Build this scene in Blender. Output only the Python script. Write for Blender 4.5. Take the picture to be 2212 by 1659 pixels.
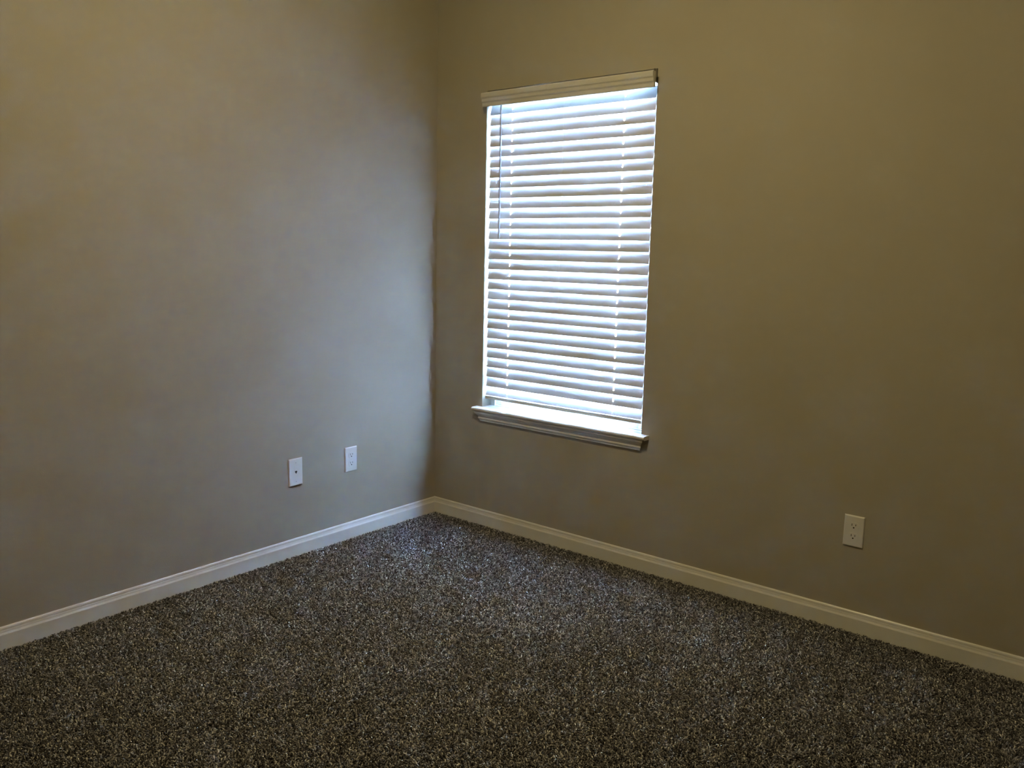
import bpy, bmesh, math, random
import numpy as np
from mathutils import Matrix, Vector
random.seed(7)
rng = np.random.default_rng(11)
for o in list(bpy.data.objects):
    bpy.data.objects.remove(o, do_unlink=True)
scene = bpy.context.scene
COL = scene.collection
W, H = 2212, 1659

# ------------------------------------------------------------------ camera
CAM = np.array([2.93208550, -3.02709454, 1.33322235])
YAW, PITCH, ROLL, FPX = -0.677483916, -0.157222922, 0.021268079, 1816.65605
fv = np.array([math.sin(YAW)*math.cos(PITCH), math.cos(YAW)*math.cos(PITCH), math.sin(PITCH)])
rv = np.array([math.cos(YAW), -math.sin(YAW), 0.0])
uv = np.cross(rv, fv)
r2 = rv*math.cos(ROLL)+uv*math.sin(ROLL)
u2 = -rv*math.sin(ROLL)+uv*math.cos(ROLL)
cd = bpy.data.cameras.new('camera')
cam = bpy.data.objects.new('camera', cd); COL.objects.link(cam)
M = Matrix.Identity(4)
for i in range(3):
    M[i][0] = r2[i]; M[i][1] = u2[i]; M[i][2] = -fv[i]; M[i][3] = CAM[i]
cam.matrix_world = M
cd.sensor_fit = 'HORIZONTAL'; cd.sensor_width = 36.0; cd.lens = 36.0*FPX/W
cd.clip_start = 0.05
scene.camera = cam

# ------------------------------------------------------------------ light
SKY_STRENGTH = 4.3
SKY_COLOR = (0.008, 0.016, 0.032)
HORIZON_COLOR = (0.040, 0.062, 0.10)
GROUND_COLOR = (0.42, 0.62, 1.0)
LAMP_STRENGTH = 0.53
LAMP_COLOR = (1.0, 0.80, 0.39)
LAMP_POS = (1.48, -1.60)
EXPOSURE = 7.0
world = bpy.data.worlds.new('sky'); scene.world = world
world.use_nodes = True
nt = world.node_tree; nt.nodes.clear()
wo = nt.nodes.new('ShaderNodeOutputWorld'); bg = nt.nodes.new('ShaderNodeBackground')
tc = nt.nodes.new('ShaderNodeTexCoord'); sx = nt.nodes.new('ShaderNodeSeparateXYZ')
rp = nt.nodes.new('ShaderNodeValToRGB')
rp.color_ramp.elements[0].position = 0.495; rp.color_ramp.elements[0].color = (*GROUND_COLOR, 1)      # sunlit pale ground outside
rp.color_ramp.elements[1].position = 0.505; rp.color_ramp.elements[1].color = (*HORIZON_COLOR, 1)
e_ = rp.color_ramp.elements.new(0.57); e_.color = (*HORIZON_COLOR, 1)
e_ = rp.color_ramp.elements.new(0.69); e_.color = tuple(c*0.42 for c in HORIZON_COLOR)+(1,)
e_ = rp.color_ramp.elements.new(0.80); e_.color = (*SKY_COLOR, 1)
mr = nt.nodes.new('ShaderNodeMapRange')
mr.inputs['From Min'].default_value = -1; mr.inputs['From Max'].default_value = 1
nt.links.new(tc.outputs['Generated'], sx.inputs[0]); nt.links.new(sx.outputs['Z'], mr.inputs['Value'])
nt.links.new(mr.outputs[0], rp.inputs[0]); nt.links.new(rp.outputs[0], bg.inputs[0])
bg.inputs[1].default_value = SKY_STRENGTH
nt.links.new(bg.outputs[0], wo.inputs[0])
scene.view_settings.view_transform = 'Standard'
scene.view_settings.look = 'None'
scene.view_settings.gamma = 1
scene.view_settings.use_curve_mapping = False
scene.view_settings.exposure = EXPOSURE

# ------------------------------------------------------------------ materials
def mat(name, color, rough=0.6, spec=0.5, noise=None, bump=None, trans=0.0):
    m = bpy.data.materials.new(name); m.use_nodes = True
    n = m.node_tree; b = n.nodes['Principled BSDF']
    b.inputs['Base Color'].default_value = (*color, 1)
    b.inputs['Roughness'].default_value = rough
    b.inputs['Specular IOR Level'].default_value = spec
    tcn = n.nodes.new('ShaderNodeTexCoord')
    if noise:
        sc, amt = noise
        nz = n.nodes.new('ShaderNodeTexNoise'); nz.inputs['Scale'].default_value = sc
        nz.inputs['Detail'].default_value = 3
        r = n.nodes.new('ShaderNodeValToRGB')
        r.color_ramp.elements[0].position = 0.3; r.color_ramp.elements[1].position = 0.7
        r.color_ramp.elements[0].color = (*[c*(1-amt) for c in color], 1)
        r.color_ramp.elements[1].color = (*[min(1, c*(1+amt)) for c in color], 1)
        n.links.new(tcn.outputs['Object'], nz.inputs['Vector'])
        n.links.new(nz.outputs[0], r.inputs[0]); n.links.new(r.outputs[0], b.inputs['Base Color'])
    if bump:
        sc, st, dist = bump
        nz = n.nodes.new('ShaderNodeTexNoise'); nz.inputs['Scale'].default_value = sc
        nz.inputs['Detail'].default_value = 2
        bp = n.nodes.new('ShaderNodeBump'); bp.inputs['Strength'].default_value = st
        bp.inputs['Distance'].default_value = dist
        n.links.new(tcn.outputs['Object'], nz.inputs['Vector'])
        n.links.new(nz.outputs[0], bp.inputs['Height']); n.links.new(bp.outputs[0], b.inputs['Normal'])
    return m
WALL = mat('wall_paint', (0.44, 0.406, 0.335), 0.75, 0.25, noise=(3, 0.015), bump=(260, 0.25, 0.001))
CEIL = mat('ceiling_paint', (0.70, 0.68, 0.64), 0.9, 0.2, bump=(120, 0.3, 0.002))
TRIM = mat('trim_paint', (0.80, 0.79, 0.76), 0.28, 0.5, noise=(8, 0.01))
SLAT = mat('slat_vinyl', (0.69, 0.705, 0.735), 0.34, 0.5, noise=(6, 0.01))
VAL = mat('valance_vinyl', (0.66, 0.64, 0.57), 0.45, 0.4, noise=(6, 0.015))
RAIL = mat('rail_vinyl', (0.50, 0.47, 0.42), 0.45, 0.4, noise=(6, 0.015))
VINYL = mat('window_vinyl', (0.78, 0.80, 0.79), 0.35, 0.5, noise=(5, 0.01))
CORD = mat('cord_fibre', (0.80, 0.80, 0.80), 0.8, 0.2, noise=(400, 0.05))
PLATE = mat('plate_plastic', (0.80, 0.79, 0.77), 0.32, 0.5, noise=(20, 0.01))
SLOT = mat('slot_dark', (0.02, 0.018, 0.015), 0.6, 0.3, noise=(300, 0.1))
SCREW = mat('screw_enamel', (0.55, 0.54, 0.52), 0.4, 0.5, noise=(300, 0.05))
METAL = mat('bracket_metal', (0.35, 0.35, 0.34), 0.25, 0.5, noise=(60, 0.05))
METAL.node_tree.nodes['Principled BSDF'].inputs['Metallic'].default_value = 1.0
WAND = mat('wand_plastic', (0.45, 0.47, 0.50), 0.12, 0.6, noise=(40, 0.02))
BACK = mat('carpet_backing', (0.030, 0.024, 0.020), 1.0, 0.0, noise=(300, 0.4))
LAMPB = mat('lamp_base', (0.6, 0.55, 0.45), 0.4, 0.5, noise=(30, 0.02))

def glass_mat():
    m = bpy.data.materials.new('clear_glass'); m.use_nodes = True
    n = m.node_tree; n.nodes.clear()
    out = n.nodes.new('ShaderNodeOutputMaterial'); mx = n.nodes.new('ShaderNodeMixShader')
    t = n.nodes.new('ShaderNodeBsdfTransparent'); g = n.nodes.new('ShaderNodeBsdfGlossy')
    t.inputs[0].default_value = (0.94, 0.97, 0.96, 1); g.inputs['Roughness'].default_value = 0.02
    fr = n.nodes.new('ShaderNodeFresnel'); fr.inputs[0].default_value = 1.45
    n.links.new(fr.outputs[0], mx.inputs[0]); n.links.new(t.outputs[0], mx.inputs[1])
    n.links.new(g.outputs[0], mx.inputs[2]); n.links.new(mx.outputs[0], out.inputs[0])
    return m
GLASS = glass_mat()

def pile_mat():
    m = bpy.data.materials.new('carpet_yarn'); m.use_nodes = True
    n = m.node_tree; b = n.nodes['Principled BSDF']
    b.inputs['Roughness'].default_value = 0.95; b.inputs['Specular IOR Level'].default_value = 0.0
    g = n.nodes.new('ShaderNodeNewGeometry'); r = n.nodes.new('ShaderNodeValToRGB')
    cr = r.color_ramp; cr.interpolation = 'LINEAR'
    cols = [(0.0, (0.020, 0.018, 0.0175)), (0.30, (0.050, 0.0475, 0.050)), (0.62, (0.100, 0.098, 0.104)),
            (0.88, (0.163, 0.159, 0.165)), (0.96, (0.26, 0.255, 0.265))]
    while len(cr.elements) < len(cols): cr.elements.new(0.5)
    for e, (p, c) in zip(cr.elements, cols): e.position = p; e.color = (*[k*PILE_K for k in c], 1)
    n.links.new(g.outputs['Random Per Island'], r.inputs[0]); n.links.new(r.outputs[0], b.inputs['Base Color'])
    return m
PILE_K = 3.75
PILE = pile_mat()

# ------------------------------------------------------------------ helpers
def link(name, me, m, parent=None, smooth=False):
    o = bpy.data.objects.new(name, me); COL.objects.link(o)
    if m is not None: me.materials.append(m)
    if parent is not None:
        o.parent = parent
        o.matrix_parent_inverse = Matrix.Translation(parent.location).inverted() if parent.rotation_euler.z == 0 else parent_matrix(parent).inverted()
    if smooth:
        for p in me.polygons: p.use_smooth = True
    return o
def parent_matrix(p):
    return Matrix.Translation(p.location) @ p.rotation_euler.to_matrix().to_4x4()
def build(name, bm, m, parent=None, smooth=False, bevel=0, seg=2):
    if bevel:
        bmesh.ops.bevel(bm, geom=bm.edges[:], offset=bevel, segments=seg, affect='EDGES', profile=0.6, clamp_overlap=True)
    bmesh.ops.recalc_face_normals(bm, faces=bm.faces[:])
    me = bpy.data.meshes.new(name); bm.to_mesh(me); bm.free()
    return link(name, me, m, parent, smooth)
def box(bm, a, b):
    vs = [bm.verts.new((x, y, z)) for x in (a[0], b[0]) for y in (a[1], b[1]) for z in (a[2], b[2])]
    for f in ((0,1,3,2),(4,6,7,5),(0,4,5,1),(2,3,7,6),(0,2,6,4),(1,5,7,3)):
        bm.faces.new([vs[i] for i in f])
    return vs
def extrude_profile(bm, prof, p0, p1, frame, m0=0.0, m1=0.0):
    """prof: list of (out, z); swept p0->p1; frame = outward normal (2D). m0/m1: mitre = shift along path per 'out'."""
    p0 = Vector(p0); p1 = Vector(p1); d = (p1-p0).normalized(); nrm = Vector((frame[0], frame[1], 0))
    A = [bm.verts.new(p0+nrm*o+d*(o*m0)+Vector((0, 0, z))) for o, z in prof]
    B = [bm.verts.new(p1+nrm*o-d*(o*m1)+Vector((0, 0, z))) for o, z in prof]
    n = len(prof)
    for i in range(n):
        bm.faces.new([A[i], A[(i+1) % n], B[(i+1) % n], B[i]])
    bm.faces.new(A[::-1]); bm.faces.new(B)
def tube(bm, pts, rad, seg=8):
    pts = [Vector(p) for p in pts]; rings = []
    for i, p in enumerate(pts):
        d = (pts[min(i+1, len(pts)-1)]-pts[max(i-1, 0)]).normalized()
        a = d.orthogonal().normalized() if i == 0 else (rings_a-d*rings_a.dot(d)).normalized()
        rings_a = a; b = d.cross(a)
        r = rad[i] if isinstance(rad, (list, tuple)) else rad
        rings.append([bm.verts.new(p+a*r*math.cos(2*math.pi*k/seg)+b*r*math.sin(2*math.pi*k/seg)) for k in range(seg)])
    for i in range(len(rings)-1):
        for k in range(seg):
            bm.faces.new([rings[i][k], rings[i][(k+1) % seg], rings[i+1][(k+1) % seg], rings[i+1][k]])
    bm.faces.new(rings[0][::-1]); bm.faces.new(rings[-1])
def empty(name, loc, rz=0.0):
    o = bpy.data.objects.new(name, None); COL.objects.link(o); o.location = loc
    o.rotation_euler = (0, 0, rz); o.empty_display_size = 0.05
    return o
def tag(o, label=None, cat=None, group=None, kind=None):
    if label: o['label'] = label
    if cat: o['category'] = cat
    if group: o['group'] = group
    if kind: o['kind'] = kind
    return o

# ------------------------------------------------------------------ room shell
CH = 2.74; RX = 2.80; JOG = -0.75; RX2 = 3.70; FY = -3.80; FB = -0.014
WX0, WX1, WZ0, WZ1 = 0.315, 1.197, 0.568, 2.050     # window opening
def structure(name, bm, m, label=None):
    return tag(build(name, bm, m), kind='structure', label=label)
bm = bmesh.new(); box(bm, (-0.12, FY-0.12, FB-0.1), (RX2+0.12, 0.115, FB)); structure('floor', bm, BACK, 'floor slab beneath the dark carpet')
bm = bmesh.new(); box(bm, (-0.12, FY-0.12, CH), (RX2+0.12, 0.115, CH+0.1)); structure('ceiling', bm, CEIL, 'flat ceiling above the beige walls')
bm = bmesh.new(); box(bm, (-0.12, FY, FB), (0, 0.0, CH)); structure('wall_left', bm, WALL, 'beige-grey painted wall on the left with two wall plates')
bm = bmesh.new()     # window wall with a real opening
T = 0.115
xs = [-0.12, WX0, WX1, RX2+0.12]; zs = [FB, WZ0, WZ1, CH]
def gv(y): return {(i, j): bm.verts.new((xs[i], y, zs[j])) for i in range(4) for j in range(4)}
ga, gb = gv(0.0), gv(T)
for i in range(3):
    for j in range(3):
        if (i, j) == (1, 1): continue
        bm.faces.new([ga[i, j], ga[i+1, j], ga[i+1, j+1], ga[i, j+1]])
        bm.faces.new([gb[i, j], gb[i, j+1], gb[i+1, j+1], gb[i+1, j]])
for a, b in (((1,1),(2,1)), ((2,1),(2,2)), ((2,2),(1,2)), ((1,2),(1,1))):
    bm.faces.new([ga[a], ga[b], gb[b], gb[a]])
for k in range(3):
    for a, b in (((k,0),(k+1,0)), ((k,3),(k+1,3)), ((0,k),(0,k+1)), ((3,k),(3,k+1))):
        bm.faces.new([ga[a], ga[b], gb[b], gb[a]])
structure('wall_back', bm, WALL, 'beige-brown painted wall that holds the window')
bm = bmesh.new(); box(bm, (RX, JOG, FB), (RX2+0.12, 0.0, CH)); structure('wall_right', bm, WALL, 'short painted wall just past the right edge')
bm = bmesh.new(); box(bm, (RX2, FY, FB), (RX2+0.12, JOG, CH)); structure('wall_entry', bm, WALL, 'painted wall beside the entry')
bm = bmesh.new(); box(bm, (-0.12, FY-0.12, FB), (RX2+0.12, FY, CH)); structure('wall_front', bm, WALL, 'painted wall behind the viewer')

# ------------------------------------------------------------------ baseboards
BB = [(0, FB), (0.0125, FB), (0.0125, 0.0475), (0.0120, 0.0492), (0.0102, 0.0522), (0.0088, 0.0552), (0.0080, 0.0590),
      (0.0072, 0.0618), (0.0068, 0.0634), (0.0070, 0.0650), (0.0068, 0.0680), (0.0058, 0.0712), (0.0036, 0.0736), (0, 0.0742)]
def baseboard(name, p0, p1, frame, m0, m1, label):
    bm = bmesh.new(); extrude_profile(bm, BB, p0, p1, frame, m0, m1)
    structure(name, bm, TRIM, label)
baseboard('baseboard_left', (0, FY, 0), (0, 0, 0), (1, 0), 0, 1, 'white moulded baseboard along the left wall')
baseboard('baseboard_back', (0, 0, 0), (RX, 0, 0), (0, -1), 1, 1, 'white moulded baseboard below the window wall')
baseboard('baseboard_right', (RX, 0, 0), (RX, JOG, 0), (-1, 0), 1, 0, 'white baseboard on the short right wall')

# ------------------------------------------------------------------ window
win = empty('window_1', ((WX0+WX1)/2, 0.0, WZ0)); tag(win, kind='structure', label='white vinyl window behind the half closed blind')
def frame_ring(bm, x0, x1, z0, z1, y0, y1, w, wb=None):
    wb = wb or w
    box(bm, (x0, y0, z0), (x0+w, y1, z1)); box(bm, (x1-w, y0, z0), (x1, y1, z1))
    box(bm, (x0+w, y0, z0), (x1-w, y1, z0+wb)); box(bm, (x0+w, y0, z1-w), (x1-w, y1, z1))
SILLZ = 0.586
bm = bmesh.new(); frame_ring(bm, WX0, WX1, 0.5685, WZ1, 0.0605, 0.1145, 0.028, 0.021)
build('window_frame', bm, VINYL, win, bevel=0.0015, seg=1)
bm = bmesh.new(); frame_ring(bm, WX0+0.028, WX1-0.028, 0.5895, 1.335, 0.072, 0.090, 0.030, 0.031)
ls = build('lower_sash', bm, VINYL, win, bevel=0.0015, seg=1)
bm = bmesh.new(); frame_ring(bm, WX0+0.028, WX1-0.028, 1.300, WZ1-0.028, 0.092, 0.110, 0.030)
us = build('upper_sash', bm, VINYL, win, bevel=0.0015, seg=1)
bm = bmesh.new(); box(bm, (WX0+0.058, 0.079, 0.6205), (WX1-0.058, 0.083, 1.305)); build('glass_pane', bm, GLASS, ls)
bm = bmesh.new(); box(bm, (WX0+0.058, 0.099, 1.330), (WX1-0.058, 0.103, WZ1-0.058)); build('glass_pane', bm, GLASS, us)
# stool (window sill) with horns and rounded nose
bm = bmesh.new()
SX0, SX1, NOSE = 0.281, 1.2335, -0.042
th = SILLZ-0.568
prof = [(-0.0005, 0.568), (0.034, 0.568), (0.039, 0.570), (0.042, 0.5745), (0.0425, 0.579), (0.0405, 0.5835), (0.036, 0.5858), (-0.0005, SILLZ)]
extrude_profile(bm, prof, (SX0, 0, 0), (SX1, 0, 0), (0, -1))
box(bm, (WX0+0.0005, -0.0005, 0.5685), (WX1-0.0005, 0.060, SILLZ))
build('window_sill', bm, TRIM, win)
bm = bmesh.new()   # apron: crown-like moulding, mitred returns
ap = [(0, 0.568), (0.034, 0.568), (0.034, 0.5640), (0.0325, 0.5590), (0.0285, 0.5530), (0.0235, 0.5480), (0.0195, 0.5435), (0.0178, 0.5400),
      (0.0175, 0.5360), (0.0185, 0.5335), (0.0180, 0.5300), (0.0160, 0.5270), (0.0135, 0.5255), (0.0130, 0.5225), (0.0120, 0.5190), (0.0095, 0.5168), (0, 0.5165)]
extrude_profile(bm, ap, (0.323, 0, 0), (1.1885, 0, 0), (0, -1), -1, -1)
bm2 = None
build('apron', bm, TRIM, win)

# ------------------------------------------------------------------ blind
blind = empty('window_blind', ((WX0+WX1)/2, 0.02, SILLZ))
tag(blind, 'white faux wood venetian blind, half closed, hanging inside the window opening', 'window blind')
B0, B1 = 0.3246, 1.1866          # slat ends
LX = [0.4535, 0.7400, 1.0415]    # ladder cords
PITCHZ = 0.04652; S0 = 1.94288; BY = 0.0150; SW = 0.0508; ST = 0.0028
THETA = math.radians(78)
def slat_geo(bm, z_bot, y_bot, th, w=SW, holes=True):
    """one slat: lower (room side) edge at (y_bot, z_bot), rising outwards at angle th, slight crown"""
    c, s = math.cos(th), math.sin(th)
    xsx = [B0]; 
    if holes:
        for lx in (LX[0], LX[2]):
            xsx += [lx-0.0034, lx+0.0034]
    xsx += [B1]
    vv = [0.0, 0.0015, 0.010, 0.0165, 0.026, 0.0360, 0.043, w-0.0015, w]
    crown = lambda v: 0.0010*(1-(2*v/w-1)**2)
    thick = lambda v: ST*0.5 if 0.001 < v < w-0.001 else ST*0.22
    def P(x, v, side):
        off = crown(v)+side*thick(v)          # + = up/room side normal
        return (x, y_bot+v*c-off*s, z_bot+v*s+off*c)
    top = [[bm.verts.new(P(x, v, 1)) for v in vv] for x in xsx]
    bot = [[bm.verts.new(P(x, v, -1)) for v in vv] for x in xsx]
    nx, nv = len(xsx), len(vv)
    ishole = lambda i, j: holes and i in (1, 3) and 3 <= j < 5
    for i in range(nx-1):
        for j in range(nv-1):
            if ishole(i, j): continue
            bm.faces.new([top[i][j], top[i+1][j], top[i+1][j+1], top[i][j+1]])
            bm.faces.new([bot[i][j], bot[i][j+1], bot[i+1][j+1], bot[i+1][j]])
        bm.faces.new([top[i][0], bot[i][0], bot[i+1][0], top[i+1][0]])
        bm.faces.new([top[i][-1], top[i+1][-1], bot[i+1][-1], bot[i][-1]])
    for i in (0, nx-1):
        for j in range(nv-1): bm.faces.new([top[i][j], top[i][j+1], bot[i][j+1], bot[i][j]])
    if holes:
        for i in (1, 3):
            for j in (3, 4):
                for k in (i, i+1): bm.faces.new([top[k][j], top[k][j+1], bot[k][j+1], bot[k][j]])
            for j in (3, 5): bm.faces.new([top[i][j], top[i+1][j], bot[i+1][j], bot[i][j]])
bm = bmesh.new()
for i in range(28):
    slat_geo(bm, S0-i*PITCHZ+random.uniform(-.0004, .0004), BY, THETA+random.uniform(-.02, .02)-(0.0 if i else 0.05))
slat_geo(bm, 0.6435, BY-0.0025, math.radians(66), w=SW)
o = build('slats', bm, SLAT, blind)
bm = bmesh.new()   # headrail: steel channel
box(bm, (WX0+0.006, -0.018, 1.999), (WX1-0.008, 0.040, 2.043)); build('headrail', bm, RAIL, blind, bevel=0.002)
bm = bmesh.new()   # moulded valance
vp = [(0.036, 1.9745), (0.0440, 1.9718), (0.0462, 1.9735), (0.0468, 1.9780), (0.0472, 1.9860), (0.0484, 1.9895), (0.0506, 1.9920), (0.0520, 1.9950), (0.0526, 2.0040),
      (0.0536, 2.0075), (0.0558, 2.0100), (0.0572, 2.0130), (0.0578, 2.0180), (0.0580, 2.0270), (0.0565, 2.0308), (0.0530, 2.0325), (0.036, 2.0325)]
extrude_profile(bm, vp, (0.3275, 0, 0), (1.2085, 0, 0), (0, -1)); build('valance', bm, VAL, blind)
for s, x in ((0, WX0+0.05), (1, WX1-0.06)):   # clips between headrail and valance
    bm = bmesh.new(); box(bm, (x, -0.036, 2.006), (x+0.012, -0.018, 2.026)); build('valance_clip', bm, WAND, blind)
bm = bmesh.new()   # installation bracket on the right jamb
box(bm, (WX1-0.0078, -0.020, 1.996), (WX1-0.0008, 0.042, 2.047)); br = build('bracket', bm, METAL, blind, bevel=0.001, seg=1)
bm = bmesh.new(); bmesh.ops.create_uvsphere(bm, u_segments=12, v_segments=8, radius=0.0028, matrix=Matrix.Translation((WX1-0.0042, -0.0205, 2.030)))
build('screw', bm, SCREW, br, smooth=True)
# bottom rail
bm = bmesh.new()
rpf = [(-0.0115, 0.6262), (-0.0120, 0.6300), (-0.0132, 0.6325), (-0.0120, 0.6350), (-0.0118, 0.6395), (-0.0150, 0.6412), (-0.062, 0.6412), (-0.065, 0.634), (-0.062, 0.6245), (-0.015, 0.6245)]
extrude_profile(bm, rpf, (B0-0.002, 0, -0.0005), (B1-0.001, 0, 0.0005), (0, -1)); brl = build('bottom_rail', bm, RAIL, blind)
for lx in LX:
    bm = bmesh.new(); bmesh.ops.create_uvsphere(bm, u_segments=16, v_segments=8, radius=0.006, matrix=Matrix.Translation((lx+0.004, 0.032, 0.6258)) @ Matrix.Diagonal((1, 1, 0.4, 1)))
    build('cord_plug', bm, WAND, brl, smooth=True)
# ladder cords
for k, lx in enumerate(LX):
    bm = bmesh.new()
    yf = BY-0.0022; yb = BY+SW*math.cos(THETA)+0.004
    zt, zb = 1.999, 0.6405
    for y in (yf, yb):
        pts = []
        n = 60
        for q in range(n+1):
            z = zt+(zb-zt)*q/n
            pts.append((lx+0.0004*math.sin(q*1.3), y+(0.0 if q % 2 else 0.0003), z))
        tube(bm, pts, 0.00045, 5)
    for i in range(1, 28):        # rungs under every slat
        z = S0-i*PITCHZ
        tube(bm, [(lx, yf, z-0.003), (lx, yb, z+SW*math.sin(THETA)-0.003)], 0.0004, 4)
    lad = build('ladder_cord', bm, CORD, blind)
    if k != 1:
        bm = bmesh.new(); tube(bm, [(lx+0.0008, BY+0.0085, zt), (lx+0.0008, BY+0.0085, zb)], 0.0009, 6)
        build('lift_cord', bm, CORD, blind)
    bm = bmesh.new()              # loose loop of string over the rail
    pts = []
    R = 0.0065 if k != 1 else 0.0055
    for q in range(26):
        a = -0.3+q/25*math.pi*(2.6 if k != 1 else 1.5)
        pts.append((lx-0.006+R*1.3*math.cos(math.pi-a)*(1-q*0.008)+q*0.0006, yf-0.002-0.001*math.sin(q*0.9), 0.6465-R*math.sin(a)*0.9))
    tube(bm, pts, 0.0007, 5)
    build('cord_loop', bm, CORD, lad)
# tilt wand
bm = bmesh.new(); tube(bm, [(0.4090, -0.010, 1.998), (0.4090, -0.0105, 1.96), (0.4098, -0.0112, 1.386)], [0.0040, 0.0047, 0.0050], 8)
build('tilt_wand', bm, WAND, blind)

# ------------------------------------------------------------------ wall plates (local: x across, -y out of the wall, z up)
def plate_bm(w, h, t=0.0058, slope=0.0035):
    bm = bmesh.new()
    A = [(-w/2, 0, -h/2), (w/2, 0, -h/2), (w/2, 0, h/2), (-w/2, 0, h/2)]
    def ring(d, y): return [bm.verts.new((sx_*(w/2-d), y, sz_*(h/2-d))) for sx_, sz_ in ((-1,-1),(1,-1),(1,1),(-1,1))]
    R = [ring(0, 0.0), ring(0, -t*0.35), ring(slope*0.35, -t*0.75), ring(slope, -t*0.98), ring(slope+0.002, -t)]
    for a, b in zip(R, R[1:]):
        for k in range(4): bm.faces.new([a[k], a[(k+1) % 4], b[(k+1) % 4], b[k]])
    bm.faces.new(R[0][::-1]); bm.faces.new(R[-1])
    return bm
def disc(bm, cx, cz, pts2, y0, y1):
    a = [bm.verts.new((cx+x, y0, cz+z)) for x, z in pts2]; b = [bm.verts.new((cx+x, y1, cz+z)) for x, z in pts2]
    n = len(pts2)
    for k in range(n): bm.faces.new([a[k], a[(k+1) % n], b[(k+1) % n], b[k]])
    bm.faces.new(a); bm.faces.new(b[::-1])
def local(name, bm, m, parent, **k):
    o = build(name, bm, m, **k); o.parent = parent; return o
def outlet(loc, rz, label):
    t = empty('wall_outlet', loc, rz); tag(t, label, 'outlet', 'duplex outlets')
    pl = local('cover_plate', plate_bm(0.0699, 0.1143), PLATE, t)
    for s in (1, -1):
        cz = s*0.0195
        bm = bmesh.new(); pts = []
        R = 0.0172
        for q in range(40):
            a = 2*math.pi*q/40; pts.append((R*math.cos(a), max(-0.0138, min(0.0138, R*math.sin(a)))))
        disc(bm, 0, cz, pts, -0.0050, -0.0068)
        face = local('receptacle', bm, PLATE, t)
        for dx, hgt in ((-0.0064, 0.0086), (0.0064, 0.0068)):
            bm = bmesh.new(); disc(bm, dx, cz+0.0042, [(-0.0010, -hgt/2), (0.0010, -hgt/2), (0.0010, hgt/2), (-0.0010, hgt/2)], -0.0060, -0.00695)
            local('slot', bm, SLOT, face)
        bm = bmesh.new()
        pts = [(0.0026*math.cos(math.pi+math.pi*q/8), 0.0026*math.sin(math.pi+math.pi*q/8)) for q in range(9)]+[(0.0026, 0.0022), (-0.0026, 0.0022)]
        disc(bm, 0, cz-0.0060, pts, -0.0060, -0.00695); local('ground_hole', bm, SLOT, face)
    bm = bmesh.new(); disc(bm, 0, 0, [(0.0026*math.cos(2*math.pi*q/16), 0.0026*math.sin(2*math.pi*q/16)) for q in range(16)], -0.0050, -0.0063)
    sc = local('screw', bm, PLATE, t)
    return t
outlet((2.0804, -0.0002, 0.3690), 0.0, 'white duplex outlet low on the window wall, right of the window')
outlet((0.0002, -0.5553, 0.3718), math.pi/2, 'white duplex outlet on the left wall, nearer the corner')
jack = empty('phone_jack', (0.0002, -0.8634, 0.3703), math.pi/2)
tag(jack, 'white wall plate with one small dark phone jack, on the left wall beside the outlet', 'wall plate')
local('cover_plate', plate_bm(0.0710, 0.1200, 0.0064, 0.0035), PLATE, jack)
bm = bmesh.new()
disc(bm, 0, 0.001, [(0.0062*math.cos(2*math.pi*q/20), 0.0075*math.sin(2*math.pi*q/20)) for q in range(20)], -0.0055, -0.0070)
jk = local('jack_bezel', bm, PLATE, jack)
bm = bmesh.new(); disc(bm, 0, 0.0, [(-0.0054, 0.0056), (0.0054, 0.0056), (0.0054, -0.0010), (0.0024, -0.0026), (0.0024, -0.0060), (-0.0024, -0.0060), (-0.0024, -0.0026), (-0.0054, -0.0010)], -0.0062, -0.0072)
local('jack_hole', bm, SLOT, jk)
for s in (1, -1):
    bm = bmesh.new(); disc(bm, 0, s*0.0415, [(0.0024*math.cos(2*math.pi*q/16), 0.0024*math.sin(2*math.pi*q/16)) for q in range(16)], -0.0055, -0.0068)
    sc = local('screw', bm, SCREW, jack)

# ------------------------------------------------------------------ ceiling lamp (above the frame; lights the room)
lamp = empty('ceiling_light', (LAMP_POS[0], LAMP_POS[1], CH)); tag(lamp, 'round frosted dome light on the ceiling', 'ceiling light')
bm = bmesh.new(); bmesh.ops.create_cone(bm, segments=48, radius1=0.165, radius2=0.165, depth=0.03, cap_ends=True, matrix=Matrix.Translation((*LAMP_POS, CH-0.0152)))
build('lamp_base', bm, LAMPB, lamp, bevel=0.002, seg=1)
DOME = bpy.data.materials.new('lit_glass'); DOME.use_nodes = True
b = DOME.node_tree.nodes['Principled BSDF']; b.inputs['Base Color'].default_value = (0.8, 0.75, 0.65, 1)
b.inputs['Emission Color'].default_value = (*LAMP_COLOR, 1); b.inputs['Emission Strength'].default_value = LAMP_STRENGTH
bm = bmesh.new(); R = 0.15; rings = []
for j in range(9):
    a = j/9*math.pi/2
    rings.append([bm.verts.new((LAMP_POS[0]+R*math.cos(a)*math.cos(2*math.pi*k/40), LAMP_POS[1]+R*math.cos(a)*math.sin(2*math.pi*k/40), CH-0.031-0.120*math.sin(a))) for k in range(40)])
tip = bm.verts.new((*LAMP_POS, CH-0.151))
for j in range(8):
    for k in range(40): bm.faces.new([rings[j][k], rings[j][(k+1) % 40], rings[j+1][(k+1) % 40], rings[j+1][k]])
for k in range(40): bm.faces.new([rings[8][k], rings[8][(k+1) % 40], tip])
build('glass_dome', bm, DOME, lamp, smooth=True)

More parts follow.
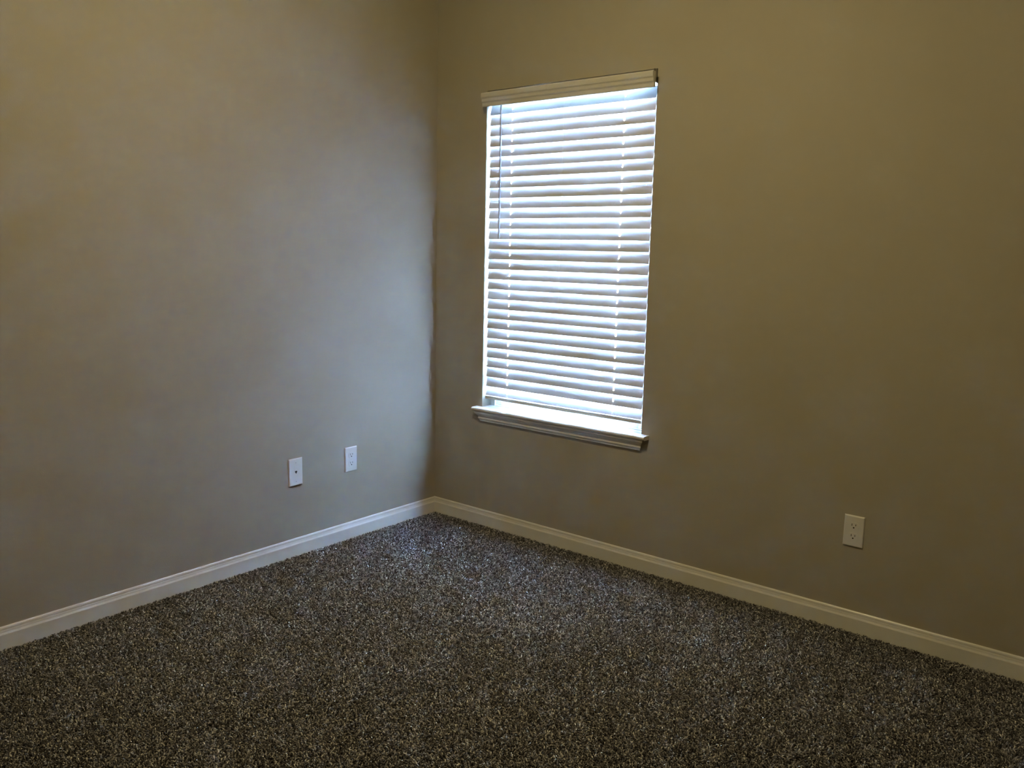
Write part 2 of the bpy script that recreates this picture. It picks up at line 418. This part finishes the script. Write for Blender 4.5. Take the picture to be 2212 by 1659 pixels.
# ------------------------------------------------------------------ carpet pile
def carpet():
    sp = 0.0047
    X, Y = np.meshgrid(np.arange(0.0145, RX-0.014, sp), np.arange(-2.75, -0.0140, sp))
    x = X.ravel(); y = Y.ravel(); n = len(x)
    x = x+rng.uniform(-.48, .48, n)*sp; y = y+rng.uniform(-.48, .48, n)*sp
    d = np.stack([x-CAM[0], y-CAM[1], -CAM[2]*np.ones(n)], 1); zc = d@fv
    px = W/2+FPX*(d@r2)/zc; py = H/2-FPX*(d@u2)/zc
    k = (zc > 0.3) & (py < H+420) & (px > -500) & (px < W+500) & (x > 0.0145) & (y < -0.0145) & (x < RX-0.0145)
    x = x[k]; y = y[k]; n = len(x)
    # slow waves make the pile lean in patches (vacuum and foot marks)
    def field(s, seed):
        r = np.random.default_rng(seed); v = np.zeros(n)
        for _ in range(10):
            a = r.uniform(0, 2*math.pi); f = s*r.uniform(0.6, 1.6)
            v += np.sin(2*math.pi*f*(x*math.cos(a)+y*math.sin(a))+r.uniform(0, 6.28))
        return v/math.sqrt(10)
    marks = np.zeros(n)
    for mx, my, mr_ in MARKS:
        marks += np.exp(-(((x-mx)**2+(y-my)**2)/mr_**2))
    h = rng.uniform(0.0100, 0.0150, n)+0.0002*field(2.2, 1)+0.0006*marks
    lx = 0.0007*field(1.6, 2)+rng.normal(0, 0.0050, n); ly = 0.0007*field(1.6, 3)+rng.normal(0, 0.0050, n)
    r = rng.uniform(0.0013, 0.0023, n); rot = rng.uniform(0, 6.28, n)
    bx = rng.normal(0, 0.0012, n); by = rng.normal(0, 0.0012, n)
    S = 3; levels = [(0.0, 0.8, 0.0), (0.66, 1.15, 0.15), (0.97, 1.10, 0.62), (0.86, 0.50, 1.05)]
    V = np.zeros((n, len(levels)*S, 3), np.float32)
    for li, (t, rr, tl) in enumerate(levels):
        for s in range(S):
            a = rot+2*math.pi*s/S+li*0.7
            ox = lx*tl+(bx if li == 1 else 0); oy = ly*tl+(by if li == 1 else 0)
            V[:, li*S+s, 0] = x+ox+r*rr*np.cos(a); V[:, li*S+s, 1] = y+oy+r*rr*np.sin(a)
            V[:, li*S+s, 2] = FB+h*t
    V[:, :, 0] = np.clip(V[:, :, 0], 0.0132, RX-0.013); V[:, :, 1] = np.minimum(V[:, :, 1], -0.0132)
    nv = len(levels)*S
    faces = []
    for li in range(len(levels)-1):
        for s in range(S):
            a = li*S+s; b_ = li*S+(s+1) % S
            faces += [a, b_, b_+S, a+S]
    quads = np.array(faces, np.int32); tri = np.array([nv-3, nv-2, nv-1], np.int32)
    per = np.concatenate([quads, tri]); base = (np.arange(n, dtype=np.int32)*nv)[:, None]
    loops = (per[None, :]+base).ravel().astype(np.int32)
    nq = len(quads)//4
    tot = np.tile(np.array([4]*nq+[3], np.int32), n)
    start = np.concatenate([[0], np.cumsum(tot)[:-1]]).astype(np.int32)
    me = bpy.data.meshes.new('carpet_pile')
    me.vertices.add(n*nv); me.vertices.foreach_set('co', V.ravel())
    me.loops.add(len(loops)); me.loops.foreach_set('vertex_index', loops)
    me.polygons.add(len(tot)); me.polygons.foreach_set('loop_start', start); me.polygons.foreach_set('loop_total', tot)
    me.update(calc_edges=True); me.validate()
    me.polygons.foreach_set('use_smooth', np.ones(len(tot), dtype=bool))
    o = link('carpet_pile', me, PILE)
    tag(o, 'dark grey-brown flecked frieze carpet covering the whole floor', 'carpet', kind='stuff')
MARKS = [(0.35, -0.30, 0.09), (0.45, -0.60, 0.10), (0.95, -1.15, 0.10), (1.20, -0.95, 0.09), (1.6, -1.5, 0.12), (1.15, -1.6, 0.12)]
carpet()
